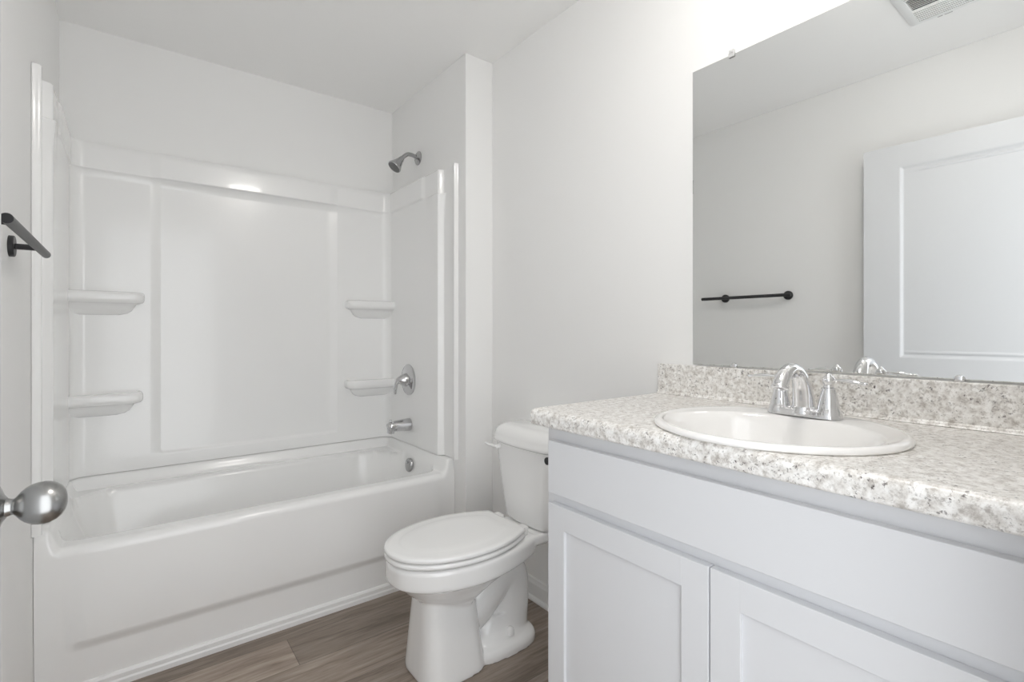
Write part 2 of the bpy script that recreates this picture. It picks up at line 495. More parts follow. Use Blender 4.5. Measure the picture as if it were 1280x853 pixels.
def shelf(x0, x1, zt, wall_left):
    """moulded corner shelf: rounded tray edge over a bracket that runs back into the wall"""
    bm = bmesh.new()
    yb = YB - 0.030; D = 0.088
    def outline(ins, dep, z, dx=0.0):
        a = x0 + (0 if wall_left else ins + dx); b = x1 - (ins + dx if wall_left else 0)
        pts = []; r = min(0.042, dep * 0.75)
        yf = yb - dep
        if wall_left:
            pts += [(a, yb), (a, yf)]
            for i in range(9):
                t = PI / 2 * i / 8; pts.append((b - r + r * math.sin(t), yf + r - r * math.cos(t)))
            pts.append((b, yb))
        else:
            pts += [(b, yb), (b, yf)]
            for i in range(9):
                t = PI / 2 * i / 8; pts.append((a + r - r * math.sin(t), yf + r - r * math.cos(t)))
            pts.append((a, yb))
        return [Vector((p[0], p[1], z)) for p in pts]
    rings = [outline(0.034, D - 0.036, zt - 0.005), outline(0.022, D - 0.022, zt - 0.0045), outline(0.014, D - 0.013, zt), outline(0.007, D - 0.006, zt - 0.002), outline(0.002, D - 0.0015, zt - 0.008),
             outline(0.0, D, zt - 0.014), outline(0.0, D, zt - 0.030), outline(0.002, D - 0.002, zt - 0.038), outline(0.008, D - 0.008, zt - 0.045), outline(0.018, D - 0.020, zt - 0.049),
             outline(0.030, D - 0.034, zt - 0.053), outline(0.036, D - 0.042, zt - 0.064), outline(0.046, D - 0.052, zt - 0.080), outline(0.062, D - 0.066, zt - 0.091), outline(0.090, 0.010, zt - 0.098)]
    add_loft(bm, rings)
    bm_obj('shelf', bm, M_ACRYL, sur, sharp=math.radians(70))
shelf(XL + 0.030, 0.056, 1.324, True); shelf(XL + 0.030, 0.050, 0.893, True)
shelf(0.948, XP - 0.030, 1.326, False); shelf(0.944, XP - 0.030, 0.886, False)

# ------------------------------------------------------------------ shower fittings on the plumbing wall
sh = thing('shower_fixture', 'grey metal shower head on a bent arm, high on the side wall of the alcove', 'shower head', (XP, 2.449, 2.09))
bm = bmesh.new(); add_lathe(bm, (XP, 2.449, 2.09), (-1, 0, 0), [(0, 0.037), (0.003, 0.037), (0.008, 0.030), (0.012, 0.014), (0.014, 0.012), (0.0145, 0)], 40)
bm_obj('flange', bm, M_SHOWER, sh, sharp=SH)
bm = bmesh.new(); add_tube(bm, spline([(XP - 0.005, 2.449, 2.09), (XP - 0.035, 2.449, 2.099), (XP - 0.062, 2.449, 2.098), (XP - 0.082, 2.449, 2.084), (XP - 0.10, 2.449, 2.066)]), 0.0105, 20)
bm_obj('shower_arm', bm, M_SHOWER, sh)
bm = bmesh.new()
ax = Vector((-0.62, 0.0, -0.78))
o0 = Vector((XP - 0.094, 2.449, 2.072))
add_lathe(bm, o0, ax, [(0, 0.0125), (0.010, 0.0135), (0.0105, 0.0155), (0.020, 0.0165), (0.026, 0.019), (0.032, 0.021), (0.055, 0.031), (0.066, 0.036), (0.072, 0.037), (0.075, 0.0355), (0.0752, 0.033)], 40)
bm_obj('spray_head', bm, M_SHOWER, sh, sharp=SH)
bm = bmesh.new(); add_lathe(bm, o0 + ax.normalized() * 0.0735, ax, [(0, 0.0335), (0.0025, 0.0330), (0.003, 0.0)], 36)
fp = bm_obj('face_plate', bm, mat('spray_face', (0.12, 0.12, 0.12), 0.4), sh, sharp=SH); fp['label'] = 'dark nozzle face'

FX = XP - 0.036
vy, vz = 2.492, 0.893
va = thing('shower_valve', 'round chrome mixing valve with a lever, between corner shelf and tub spout', 'tap', (FX, vy, vz))
bm = bmesh.new(); add_lathe(bm, (FX, vy, vz), (-1, 0, 0), [(0, 0.083), (0.003, 0.083), (0.007, 0.079), (0.010, 0.066), (0.012, 0.048), (0.016, 0.040), (0.0165, 0)], 56)
bm_obj('escutcheon', bm, M_BATH, va, sharp=SH)
bm = bmesh.new(); add_lathe(bm, (FX - 0.012, vy, vz), (-1, 0, 0), [(0, 0.036), (0.012, 0.034), (0.030, 0.028), (0.046, 0.019), (0.056, 0.012), (0.060, 0.006), (0.061, 0)], 36)
hub = bm_obj('handle_hub', bm, M_BATH, va, sharp=SH)
bm = bmesh.new(); add_tube(bm, spline([(FX - 0.050, vy, vz + 0.006), (FX - 0.066, vy + 0.004, vz - 0.008), (FX - 0.072, vy + 0.01, vz - 0.035), (FX - 0.074, vy + 0.014, vz - 0.062), (FX - 0.072, vy + 0.016, vz - 0.074)]),
         [0.015] * 6 + [0.0145] * 8 + [0.014] * 8 + [0.013] * 8 + [0.011] * 3, 18, flat=0.6, side=(0, 1, 0))
bm_obj('lever', bm, M_BATH, va)

sy_, sz = 2.484, 0.652
ts = thing('tub_spout', 'chrome tub spout with a diverter pin, just above the tub rim', 'tap', (FX, sy_, sz))
bm = bmesh.new()
pts = [(FX + 0.001, sy_, sz), (FX - 0.006, sy_, sz), (FX - 0.045, sy_, sz), (FX - 0.085, sy_, sz - 0.001), (FX - 0.110, sy_, sz - 0.003), (FX - 0.121, sy_, sz - 0.006), (FX - 0.124, sy_, sz - 0.008)]
add_tube(bm, pts, [0.034, 0.0345, 0.031, 0.0285, 0.0265, 0.022, 0.012], 28)
bm_obj('spout_body', bm, M_BATH, ts)
bm = bmesh.new(); add_lathe(bm, (FX - 0.105, sy_, sz - 0.010), (-0.1, 0, -1), [(0, 0.0215), (0.012, 0.0205), (0.026, 0.0195), (0.0265, 0.016), (0.018, 0.015), (0.018, 0)], 28)
bm_obj('outlet', bm, M_BATH, ts, sharp=SH)
bm = bmesh.new(); add_lathe(bm, (FX - 0.108, sy_, sz + 0.018), (0, 0, 1), [(0, 0.0035), (0.010, 0.0035), (0.011, 0.0065), (0.017, 0.0065), (0.018, 0.004), (0.0182, 0)], 16)
bm_obj('diverter_pin', bm, M_BATH, ts, sharp=SH)

# ------------------------------------------------------------------ toilet
wc = thing('toilet', 'white two-piece toilet with its lid down, between tub and vanity', 'toilet', (1.0, CY, 0))
def egg(z, ins=0.0, x0=0.662, x1=1.142, xc=0.925, w=0.180, wb=0.114, nf=20, nb=10, dxf=0.0):
    """elongated outline: half ellipse at the front, tapering to a straight back edge"""
    x0 = x0 + ins + dxf; x1 = x1 - ins; w = w - ins; wb = wb - ins
    half = []
    for i in range(nb):                                     # back corner -> widest
        s = 1 - i / nb
        half.append((xc + (x1 - xc) * s, w - (w - wb) * s ** 2.0))
    for i in range(nf + 1):
        a = PI / 2 * i / nf
        half.append((xc - (xc - x0) * math.sin(a) ** 1.0, w * max(math.cos(a), 0) ** 0.92))
    pts = half + [(x, -y) for x, y in reversed(half[:-1])]
    return [Vector((x, CY + y, z)) for x, y in pts]
bm = bmesh.new()
EB = dict(x0=0.668, x1=1.20, xc=0.925, w=0.178, wb=0.112)
r = []
for z, i, dx, xe in ((0.404, 0.022, 0, 1.20), (0.403, 0.010, 0, 1.20), (0.398, 0.003, 0, 1.20), (0.390, 0.0, 0, 1.20), (0.347, 0.0, 0, 1.19), (0.338, 0.001, 0, 1.185), (0.333, 0.006, 0.001, 1.17), (0.331, 0.012, 0.004, 1.15),
                     (0.318, 0.020, 0.010, 1.12), (0.297, 0.034, 0.018, 1.085), (0.272, 0.054, 0.026, 1.06), (0.247, 0.078, 0.032, 1.045), (0.22, 0.094, 0.034, 1.03), (0.17, 0.10, 0.034, 1.02)):
    EB['x1'] = xe; EB['wb'] = 0.112 if xe > 1.1 else 0.10
    r.append(egg(z, i, dxf=dx, **EB))
add_loft(bm, r)
def sq_ring(xc, hx, hy, z, n=3.2, k=48):
    pts = []
    for i in range(k):
        a = 2 * PI * i / k; c, s = math.cos(a), math.sin(a)
        pts.append(Vector((xc + hx * abs(c) ** (2 / n) * (1 if c >= 0 else -1), CY + hy * abs(s) ** (2 / n) * (1 if s >= 0 else -1), z)))
    return pts
add_loft(bm, [sq_ring(*a) for a in ((0.872, 0.120, 0.116, 0.0, 3.8), (0.872, 0.120, 0.116, 0.015, 3.8), (0.870, 0.113, 0.107, 0.08, 3.8), (0.868, 0.105, 0.097, 0.16, 3.8), (0.866, 0.098, 0.089, 0.23, 3.6), (0.868, 0.095, 0.087, 0.30, 3.4))])
# foot
add_loft(bm, [sq_ring(1.085, 0.152, 0.112, 0.0, 3.0), sq_ring(1.085, 0.152, 0.112, 0.022, 3.0), sq_ring(1.085, 0.146, 0.106, 0.034, 3.0), sq_ring(1.085, 0.128, 0.086, 0.046, 2.8), sq_ring(1.09, 0.10, 0.066, 0.075, 2.6), sq_ring(1.10, 0.08, 0.05, 0.12, 2.4)])
# trapway
tp = spline([(0.930, CY, 0.135), (0.985, CY, 0.160), (1.040, CY, 0.205), (1.090, CY, 0.245), (1.130, CY, 0.252), (1.150, CY, 0.215), (1.152, CY, 0.150), (1.148, CY, 0.085), (1.145, CY, 0.02)], 6)
n = len(tp)
add_tube(bm, tp, [0.070] * n, 28, flat=1.1, side=(0, 1, 0))
# thin web between the pedestal and the trap, hidden deck support
add_box(bm, (0.93, CY - 0.026, 0.0), (1.15, CY + 0.026, 0.34), 0.01)
def deck_ring(z, ins):
    pts = []
    o = [(1.08, 0.128), (1.16, 0.121), (1.24, 0.119), (1.30, 0.121), (1.345, 0.121), (1.362, 0.106), (1.366, 0.08)]
    o = [(x - (ins if x > 1.2 else -ins), y - ins) for x, y in o]
    o = o + [(x, -y) for x, y in reversed(o)]
    return [Vector((x, CY + y, z)) for x, y in o]
add_loft(bm, [deck_ring(0.401, 0.008), deck_ring(0.398, 0.002), deck_ring(0.390, 0.0), deck_ring(0.372, 0.0), deck_ring(0.360, 0.012), deck_ring(0.345, 0.035)])
bmesh.ops.recalc_face_normals(bm, faces=bm.faces)
body = bm_obj('bowl', bm, M_PORC, wc)
md = body.modifiers.new('r', 'REMESH'); md.mode = 'VOXEL'; md.voxel_size = 0.0036; md.use_smooth_shade = True
md = body.modifiers.new('s', 'SMOOTH'); md.iterations = 7; md.factor = 0.5
bake(body)
for p in body.data.polygons: p.use_smooth = True
for s in (-1, 1):
    bm = bmesh.new(); add_lathe(bm, (1.100, CY + s * 0.076, 0.054), (0, 0, 1), [(0, 0.0145), (0.014, 0.0145), (0.022, 0.0125), (0.027, 0.008), (0.029, 0)], 24)
    bm_obj('bolt_cap', bm, M_SEAT, wc, sharp=SH)
# seat and lid
def puck(name, z0, h, ins, m, dome=False, **kw):
    bm = bmesh.new()
    r = [egg(z0, ins + 0.010, **kw), egg(z0, ins + 0.005, **kw), egg(z0 + 0.003, ins + 0.0008, **kw), egg(z0 + 0.006, ins, **kw), egg(z0 + h - 0.006, ins, **kw), egg(z0 + h - 0.0025, ins + 0.0012, **kw), egg(z0 + h, ins + 0.005, **kw)]
    if dome:
        r += [egg(z0 + h + 0.0012, ins + 0.02, **kw), egg(z0 + h + 0.0018, ins + 0.042, **kw), egg(z0 + h + 0.0030, ins + 0.050, **kw), egg(z0 + h + 0.0042, ins + 0.058, **kw), egg(z0 + h + 0.005, ins + 0.085, **kw)]
    else:
        r += [egg(z0 + h, ins + 0.06, **kw)]
    add_loft(bm, r)
    return bm_obj(name, bm, m, wc, sharp=math.radians(50))
puck('seat', 0.4075, 0.0165, 0.001, M_SEAT)
puck('seat_lid', 0.4275, 0.0165, 0.0, M_SEAT, True)
for s in (-1, 1):
    bm = bmesh.new(); add_box(bm, (1.130, CY + s * 0.075 - 0.020, 0.403), (1.172, CY + s * 0.075 + 0.020, 0.437), 0.006, 3)
    weighted(bm_obj('hinge', bm, M_SEAT, wc))
# tank: bowed front, narrower towards the foot
def tank_ring(z, hy, xf, xb, bow, ins=0.0, r=0.045, k=8):
    hy -= ins; xf += ins; xb -= ins; r = max(0.055 - ins * 0.6, 0.018) if z > 0.7075 else r
    pts = []
    def fx(y): return xf - bow * (1 - (y / hy) ** 2)
    for i in range(k + 1):                                  # back +y corner
        a = PI / 2 * i / k; rr = 0.018
        pts.append((xb - rr + rr * math.cos(PI / 2 - a), 0, 0)) if False else None
    pts = []
    rb = 0.018
    for i in range(5):
        a = PI / 2 * i / 4; pts.append((xb - rb + rb * math.cos(a), hy - rb + rb * math.sin(a)))
    for i in range(k + 1):
        a = PI / 2 + PI / 2 * i / k; x = xf + r + r * math.cos(a); y = hy - r + r * math.sin(a)
        pts.append((x - bow * (1 - (y / hy) ** 2) * (i / k), y))
    m = 10
    for i in range(1, m):
        y = (hy - r) * (1 - i / m); pts.append((fx(y), y))
    pts.append((fx(0), 0))
    full = pts + [(x, -y) for x, y in reversed(pts[:-1])]
    return [Vector((x, CY + y, z)) for x, y in full]
bm = bmesh.new()
rr = [tank_ring(0.4015, 0.134, 1.236, 1.370, 0.014, 0.014), tank_ring(0.4030, 0.139, 1.231, 1.372, 0.015, 0.006), tank_ring(0.408, 0.1415, 1.228, 1.374, 0.016, 0.001), tank_ring(0.420, 0.144, 1.226, 1.375, 0.017)]
for t in frange(0.0, 1.0, 6)[1:]:
    rr.append(tank_ring(0.420 + (0.706 - 0.420) * t, 0.144 + 0.041 * t, 1.226 - 0.018 * t, 1.375 + 0.005 * t, 0.017 + 0.003 * t))
add_loft(bm, rr)
bm_obj('tank', bm, M_PORC, wc, sharp=math.radians(60))
bm = bmesh.new()
L = dict(hy=0.197, xf=1.197, xb=1.388, bow=0.022)
rr = [tank_ring(0.709, ins=0.014, **L), tank_ring(0.710, ins=0.004, **L), tank_ring(0.714, ins=0.0, **L), tank_ring(0.722, ins=0.0, **L), tank_ring(0.726, ins=0.0025, **L), tank_ring(0.742, ins=0.004, **L), tank_ring(0.756, ins=0.009, **L), tank_ring(0.766, ins=0.017, **L), tank_ring(0.773, ins=0.028, **L), tank_ring(0.777, ins=0.041, **L), tank_ring(0.7785, ins=0.054, **L)]
rr = [[Vector(p) for p in q] for q in rr]
add_loft(bm, rr)
bm_obj('tank_lid', bm, M_PORC, wc, sharp=math.radians(60))
bm = bmesh.new()
ly = CY + 0.122
add_lathe(bm, (1.205, ly, 0.690), (-1, 0, 0), [(0, 0.012), (0.012, 0.012), (0.016, 0.009), (0.024, 0.008), (0.0245, 0)], 20)
add_tube(bm, spline([(1.182, ly - 0.004, 0.690), (1.178, ly + 0.02, 0.690), (1.178, ly + 0.05, 0.690), (1.182, ly + 0.075, 0.691)]), [0.0075] * 10 + [0.0065] * 10 + [0.005] * 5, 14, flat=0.8)
bm_obj('flush_lever', bm, M_SEAT, wc, sharp=SH)

# ------------------------------------------------------------------ vanity cabinet
VX, VY0, VY1 = 0.875, 0.046, 0.983          # face-frame plane and the two ends
vn = thing('vanity_cabinet', 'cool white vanity cabinet with shaker doors, below the speckled counter', 'cabinet', (1.13, 0.514, 0))
bm = bmesh.new()
add_box(bm, (VX, VY1 - 0.016, 0.0), (XR - 0.002, VY1, 0.913)); add_box(bm, (VX, VY0, 0.0), (XR - 0.002, VY0 + 0.016, 0.913))
add_box(bm, (VX + 0.02, VY0 + 0.016, 0.10), (XR - 0.002, VY1 - 0.016, 0.115))
add_box(bm, (XR - 0.014, VY0 + 0.016, 0.10), (XR - 0.002, VY1 - 0.016, 0.80))
bm_obj('carcass', bm, M_CAB, vn, smooth=False)
bm = bmesh.new()
for (a, b) in (((VY0, 0.10), (VY0 + 0.04, 0.913)), ((VY1 - 0.04, 0.10), (VY1, 0.913)), ((VY0 + 0.04, 0.865), (VY1 - 0.04, 0.913)), ((VY0 + 0.04, 0.705), (VY1 - 0.04, 0.757)), ((VY0 + 0.04, 0.10), (VY1 - 0.04, 0.14)), ((0.494, 0.14), (0.534, 0.705))):
    add_box(bm, (VX - 0.0005, a[0], a[1]), (VX + 0.019, b[0], b[1]))
bm_obj('face_frame', bm, M_CAB, vn, smooth=False)
box('toe_kick', (VX + 0.06, VY0 + 0.016, 0.0), (VX + 0.072, VY1 - 0.016, 0.10), M_CAB, vn)
box('drawer_front', (VX - 0.020, 0.066, 0.744), (VX - 0.001, 0.963, 0.877), M_CAB, vn, bev=0.0018)
def shaker(y0, y1, z0, z1):
    bm = bmesh.new(); s = 0.0585; xf, xb = VX - 0.020, VX - 0.001
    o = bmesh.new()
    # frame of four members with one mitre-free front, softened edges
    add_box(bm, (xf, y0, z0), (xb, y0 + s, z1), 0.0016); add_box(bm, (xf, y1 - s, z0), (xb, y1, z1), 0.0016)
    add_box(bm, (xf, y0 + s - 0.0012, z0), (xb, y1 - s + 0.0012, z0 + s), 0.0012); add_box(bm, (xf, y0 + s - 0.0012, z1 - s), (xb, y1 - s + 0.0012, z1), 0.0012)
    o.free()
    d = weighted(bm_obj('door', bm, M_CAB, vn))
    box('door_panel', (xf + 0.0085, y0 + s - 0.006, z0 + s - 0.006), (xb - 0.002, y1 - s + 0.006, z1 - s + 0.006), M_CAB, d)
    return d
shaker(0.5155, 0.963, 0.125, 0.718); shaker(0.066, 0.5125, 0.125, 0.718)

# ------------------------------------------------------------------ counter top
SX, SY, SA, SB = 1.055, 0.497, 0.224, 0.236     # sink centre and half axes
CX, CY0, CY1 = 0.836, 0.032, 1.010
ct = thing('countertop', 'grey and cream speckled counter with a rounded front edge, on the vanity', 'countertop', (1.115, 0.52, CT))
prof = []
R1, R2 = 0.017, 0.006
for i in range(9):
    a = PI / 2 * i / 8; prof.append((CX + R1 - R1 * math.sin(a), CT - R1 + R1 * math.cos(a)))
for i in range(5):
    a = PI / 2 * i / 4; prof.append((CX + R2 - R2 * math.cos(a), 0.913 + R2 - R2 * math.sin(a)))
prof = [(XR - 0.001, CT)] + prof + [(XR - 0.001, 0.913)]
bm = bmesh.new(); add_loft(bm, [[Vector((x, y, z)) for x, z in prof] for y in (CY0, CY1)])
slab = bm_obj('worktop', bm, M_LAM, ct)
cut = bmesh.new()
add_loft(cut, [[Vector((SX + (SA - 0.018) * math.cos(2 * PI * i / 96), SY + (SB - 0.018) * math.sin(2 * PI * i / 96), z)) for i in range(96)] for z in (0.85, 1.0)])
co = bm_obj('cutter', cut, None, ct)
md = slab.modifiers.new('b', 'BOOLEAN'); md.operation = 'DIFFERENCE'; md.object = co; md.solver = 'EXACT'
bake(slab); cm = co.data; bpy.data.objects.remove(co); bpy.data.meshes.remove(cm)
bm = bmesh.new(); bm.from_mesh(slab.data)
for f in bm.faces: f.smooth = True
for e in bm.edges:
    if len(e.link_faces) == 2: e.smooth = e.calc_face_angle(0) < math.radians(30)
bm.to_mesh(slab.data); bm.free(); weighted(slab)
bm = bmesh.new()
add_box(bm, (XR - 0.0205, CY0, CT - 0.0006), (XR - 0.001, CY1, 1.0505), 0.003)
cove = [(XR - 0.0215, CT + 0.010), (XR - 0.0225, CT + 0.006), (XR - 0.025, CT + 0.002), (XR - 0.029, CT - 0.0006), (XR - 0.018, CT - 0.0006), (XR - 0.018, CT + 0.010)]
add_loft(bm, [[Vector((x, y, z)) for x, z in cove] for y in (CY0, CY1)])
weighted(bm_obj('backsplash', bm, M_LAM, ct))

# ------------------------------------------------------------------ sink
sk = thing('sink', 'round white porcelain drop-in sink with a raised rim, set in the counter', 'sink', (SX, SY, CT))
def el(ins, z, dx=0.0, n=96, fx=1.0):
    return [Vector((SX + dx + (SA - ins) * math.cos(2 * PI * i / n), SY + (SB - ins) * math.sin(2 * PI * i / n), z)) for i in range(n)]
def bowl_ring(ins, z):
    # the bowl sits forward of the rim centre so a tap ledge is left at the back
    n = 96; a, b = SA - 0.026 - 0.026 - ins, SB - 0.034 - ins
    return [Vector((SX - 0.030 + a * math.cos(2 * PI * i / n), SY + b * math.sin(2 * PI * i / n), z)) for i in range(n)]
bm = bmesh.new()
rings = [el(0.030, CT - 0.010), el(0.020, CT - 0.002), el(0.004, CT + 0.0006), el(0.0005, CT + 0.0030), el(0.0, CT + 0.006), el(0.002, CT + 0.010), el(0.006, CT + 0.0125), el(0.011, CT + 0.0135), el(0.016, CT + 0.0128), el(0.021, CT + 0.0105)]
rings += [bowl_ring(-0.005, CT + 0.0098), bowl_ring(0.0, CT + 0.0080), bowl_ring(0.006, CT + 0.002), bowl_ring(0.012, CT - 0.012), bowl_ring(0.020, CT - 0.040), bowl_ring(0.032, CT - 0.075), bowl_ring(0.052, CT - 0.105), bowl_ring(0.085, CT - 0.128), bowl_ring(0.12, CT - 0.138), bowl_ring(0.140, CT - 0.141)]
add_loft(bm, rings, cap0=False)
bm_obj('basin', bm, M_SINK, sk)
bm = bmesh.new(); add_lathe(bm, (SX - 0.03, SY, CT - 0.141), (0, 0, 1), [(0, 0.028), (0.002, 0.028), (0.003, 0.02), (0.006, 0.018), (0.008, 0)], 32)
bm_obj('drain', bm, M_CHROME, sk, sharp=SH)

# ------------------------------------------------------------------ basin tap
TX, TYc, TZ = 1.222, 0.500, CT + 0.0112
fa = thing('faucet', 'polished chrome two-handle faucet with a curved spout, on the back ledge of the sink', 'faucet', (TX, TYc, TZ))
bm = bmesh.new()
def slot(hx, hy, z):
    pts = []
    for s, a0 in ((1, 0), (-1, PI)):
        for i in range(17):
            a = a0 + PI * i / 16; pts.append(Vector((TX + hx * math.cos(a), TYc + s * (hy - hx) + hx * math.sin(a), z)))
    return pts
add_loft(bm, [slot(0.0275, 0.079, TZ), slot(0.0275, 0.079, TZ + 0.004), slot(0.025, 0.0765, TZ + 0.007), slot(0.0245, 0.076, TZ + 0.012), slot(0.022, 0.0735, TZ + 0.015), slot(0.01, 0.06, TZ + 0.0155)])
bm_obj('deck_plate', bm, M_CHROME, fa, sharp=math.radians(50))
for s in (-1, 1):
    y = TYc + s * 0.051
    bm = bmesh.new()
    add_lathe(bm, (TX, y, TZ + 0.003), (0, 0, 1), [(0, 0.0275), (0.004, 0.0275), (0.007, 0.0255), (0.014, 0.0245), (0.016, 0.0225), (0.030, 0.0200), (0.045, 0.0170), (0.056, 0.0140), (0.060, 0.0130), (0.0605, 0.0145), (0.0635, 0.0145), (0.0640, 0.0110), (0.0650, 0)], 40)
    bd = bm_obj('valve_body', bm, M_CHROME, fa, sharp=SH)
    bm = bmesh.new()
    add_lathe(bm, (TX, y, TZ + 0.067), (0, 0, 1), [(0, 0.0095), (0.003, 0.0105), (0.006, 0.0085), (0.009, 0.0110), (0.015, 0.0130), (0.021, 0.0122), (0.026, 0.0080), (0.028, 0.0055), (0.0310, 0.0042), (0.0325, 0)], 28)
    add_tube(bm, spline([(TX, y + s * 0.004, TZ + 0.083), (TX - 0.001, y + s * 0.022, TZ + 0.085), (TX - 0.003, y + s * 0.045, TZ + 0.084), (TX - 0.005, y + s * 0.066, TZ + 0.081), (TX - 0.006, y + s * 0.076, TZ + 0.0805)]),
             [0.0045] * 8 + [0.0052, 0.0056, 0.006, 0.0064, 0.0068, 0.007, 0.0072, 0.0073] + [0.0072, 0.007, 0.0068, 0.0064, 0.006, 0.0056, 0.0054, 0.0055] + [0.006, 0.0066, 0.007, 0.007, 0.0068, 0.006, 0.005, 0.003, 0.001], 16, flat=0.62, side=(1, 0, 0))
    bm_obj('lever', bm, M_CHROME, bd)
bm = bmesh.new()
add_lathe(bm, (TX, TYc, TZ + 0.004), (0, 0, 1), [(0, 0.0285), (0.004, 0.0285), (0.008, 0.0260), (0.016, 0.0250), (0.018, 0.0225), (0.0185, 0)], 36)
path = spline([(TX, TYc, TZ + 0.012), (TX - 0.003, TYc, TZ + 0.040), (TX - 0.012, TYc, TZ + 0.072), (TX - 0.032, TYc, TZ + 0.099), (TX - 0.062, TYc, TZ + 0.108), (TX - 0.092, TYc, TZ + 0.099), (TX - 0.112, TYc, TZ + 0.080), (TX - 0.117, TYc, TZ + 0.070)], 8)
n = len(path)
rad = []
for i in range(n):
    t = i / (n - 1); rad.append(0.0235 - 0.0095 * ss(0.0, 0.55, t) + 0.0015 * ss(0.6, 0.9, t))
add_tube(bm, path, rad, 28, side=(0, 1, 0))
e = path[-1]; d = (path[-1] - path[-2]).normalized()
add_lathe(bm, e - d * 0.004, d, [(0, 0.0165), (0.003, 0.0178), (0.006, 0.0175), (0.0065, 0.012), (0.004, 0.011), (0.004, 0)], 28)
bm_obj('spout', bm, M_CHROME, fa, sharp=SH)

# ------------------------------------------------------------------ mirror
MX = XR - 0.006
MY1, MY0, MZ0, MZ1 = 0.890, 0.090, 1.0545, 1.960
mi = thing('mirror', 'large frameless wall mirror held by small clips, above the counter', 'mirror', (XR, 0.49, MZ0))
bm = bmesh.new(); add_box(bm, (MX + 0.0008, MY0, MZ0), (XR - 0.0005, MY1, MZ1)); bm_obj('glass_edge', bm, M_GLASS_EDGE, mi, smooth=False)
bm = bmesh.new(); v = [bm.verts.new(p) for p in ((MX, MY0 + 0.0018, MZ0 + 0.0018), (MX, MY1 - 0.0018, MZ0 + 0.0018), (MX, MY1 - 0.0018, MZ1 - 0.0018), (MX, MY0 + 0.0018, MZ1 - 0.0018))]
w_ = [bm.verts.new(p) for p in ((MX + 0.0008, MY0, MZ0), (MX + 0.0008, MY1, MZ0), (MX + 0.0008, MY1, MZ1), (MX + 0.0008, MY0, MZ1))]
bm.faces.new(v)
for i in range(4): bm.faces.new((v[i], v[(i + 1) % 4], w_[(i + 1) % 4], w_[i]))
bm_obj('mirror_glass', bm, M_MIRROR, mi, smooth=False)
def clip(y, z, top):
    bm = bmesh.new(); s = 1 if top else -1
    if top:
        add_box(bm, (MX - 0.004, y - 0.009, z - 0.009), (MX - 0.0006, y + 0.009, z + 0.004), 0.0012)
        add_box(bm, (MX - 0.004, y - 0.008, z + 0.0005), (XR - 0.0004, y + 0.008, z + 0.013), 0.0012)
        add_lathe(bm, (MX - 0.003, y, z + 0.007), (-1, 0, 0), [(0, 0.0035), (0.002, 0.003), (0.003, 0)], 12)
        c = bm_obj('clip', bm, M_CLEAR, mi, sharp=SH)
    else:
        add_lathe(bm, (MX - 0.0005, y, z + 0.001), (-1, 0, 0), [(0, 0.0095), (0.003, 0.009), (0.0045, 0.006), (0.005, 0)], 20)
        c = bm_obj('clip', bm, M_CHROME, mi, sharp=SH)
    c['label'] = 'clear plastic clip' if top else 'small chrome clip'
clip(0.763, MZ1, True); clip(0.215, MZ1, True); clip(0.757, MZ0, False); clip(0.262, MZ0, False)

# ------------------------------------------------------------------ paper holder on the side of the vanity
ph = thing('toilet_paper_holder', 'black toilet paper holder, its round end showing past the vanity edge', 'paper holder', (1.05, VY1, 0.797))
bm = bmesh.new(); add_lathe(bm, (1.05, VY1, 0.797), (0, 1, 0), [(0, 0.024), (0.007, 0.024), (0.009, 0.022), (0.0092, 0)], 32)
bm_obj('wall_flange', bm, M_BLACK, ph, sharp=SH)
bm = bmesh.new(); add_tube(bm, [(1.05, VY1 + 0.006, 0.797), (1.05, VY1 + 0.052, 0.797)], 0.007, 20)
bm_obj('post', bm, M_BLACK, ph, sharp=SH)
bm = bmesh.new(); add_lathe(bm, (1.062, VY1 + 0.054, 0.797), (-1, 0, 0), [(0, 0.0095), (0.001, 0.0104), (0.146, 0.0104), (0.147, 0.0096), (0.1471, 0)], 28)
bm_obj('bar', bm, M_BLACK, ph, sharp=SH)

# ------------------------------------------------------------------ towel bar on the left wall
BXW = -0.176; BZ = 1.362
tb = thing('towel_bar', 'matte black towel bar on two round posts, on the left wall', 'towel bar', (XL, 1.54, BZ))
bm = bmesh.new(); add_lathe(bm, (BXW, 1.276, BZ), (0, 1, 0), [(0, 0.0), (0.0002, 0.0088), (0.001, 0.0096), (0.549, 0.0096), (0.550, 0.0088), (0.5502, 0)], 28)
bm_obj('bar', bm, M_BLACK, tb, sharp=SH)
for y in (1.312, 1.692):
    bm = bmesh.new(); add_tube(bm, [(XL + 0.004, y, BZ), (BXW, y, BZ)], 0.0072, 20); po = bm_obj('post', bm, M_BLACK, tb, sharp=SH)
    bm = bmesh.new(); add_lathe(bm, (XL, y, BZ), (1, 0, 0), [(0, 0.0255), (0.009, 0.0255), (0.0105, 0.024), (0.0107, 0)], 36); bm_obj('wall_flange', bm, M_BLACK, po, sharp=SH)

# ------------------------------------------------------------------ the open room door
DW, DT = 0.862, 0.035
ang = math.atan2(0.036, 0.862)
dr = thing('room_door', 'cool white two-panel door swung open against the left wall', 'door', (-0.1665, 0.050, 0.0), -ang)
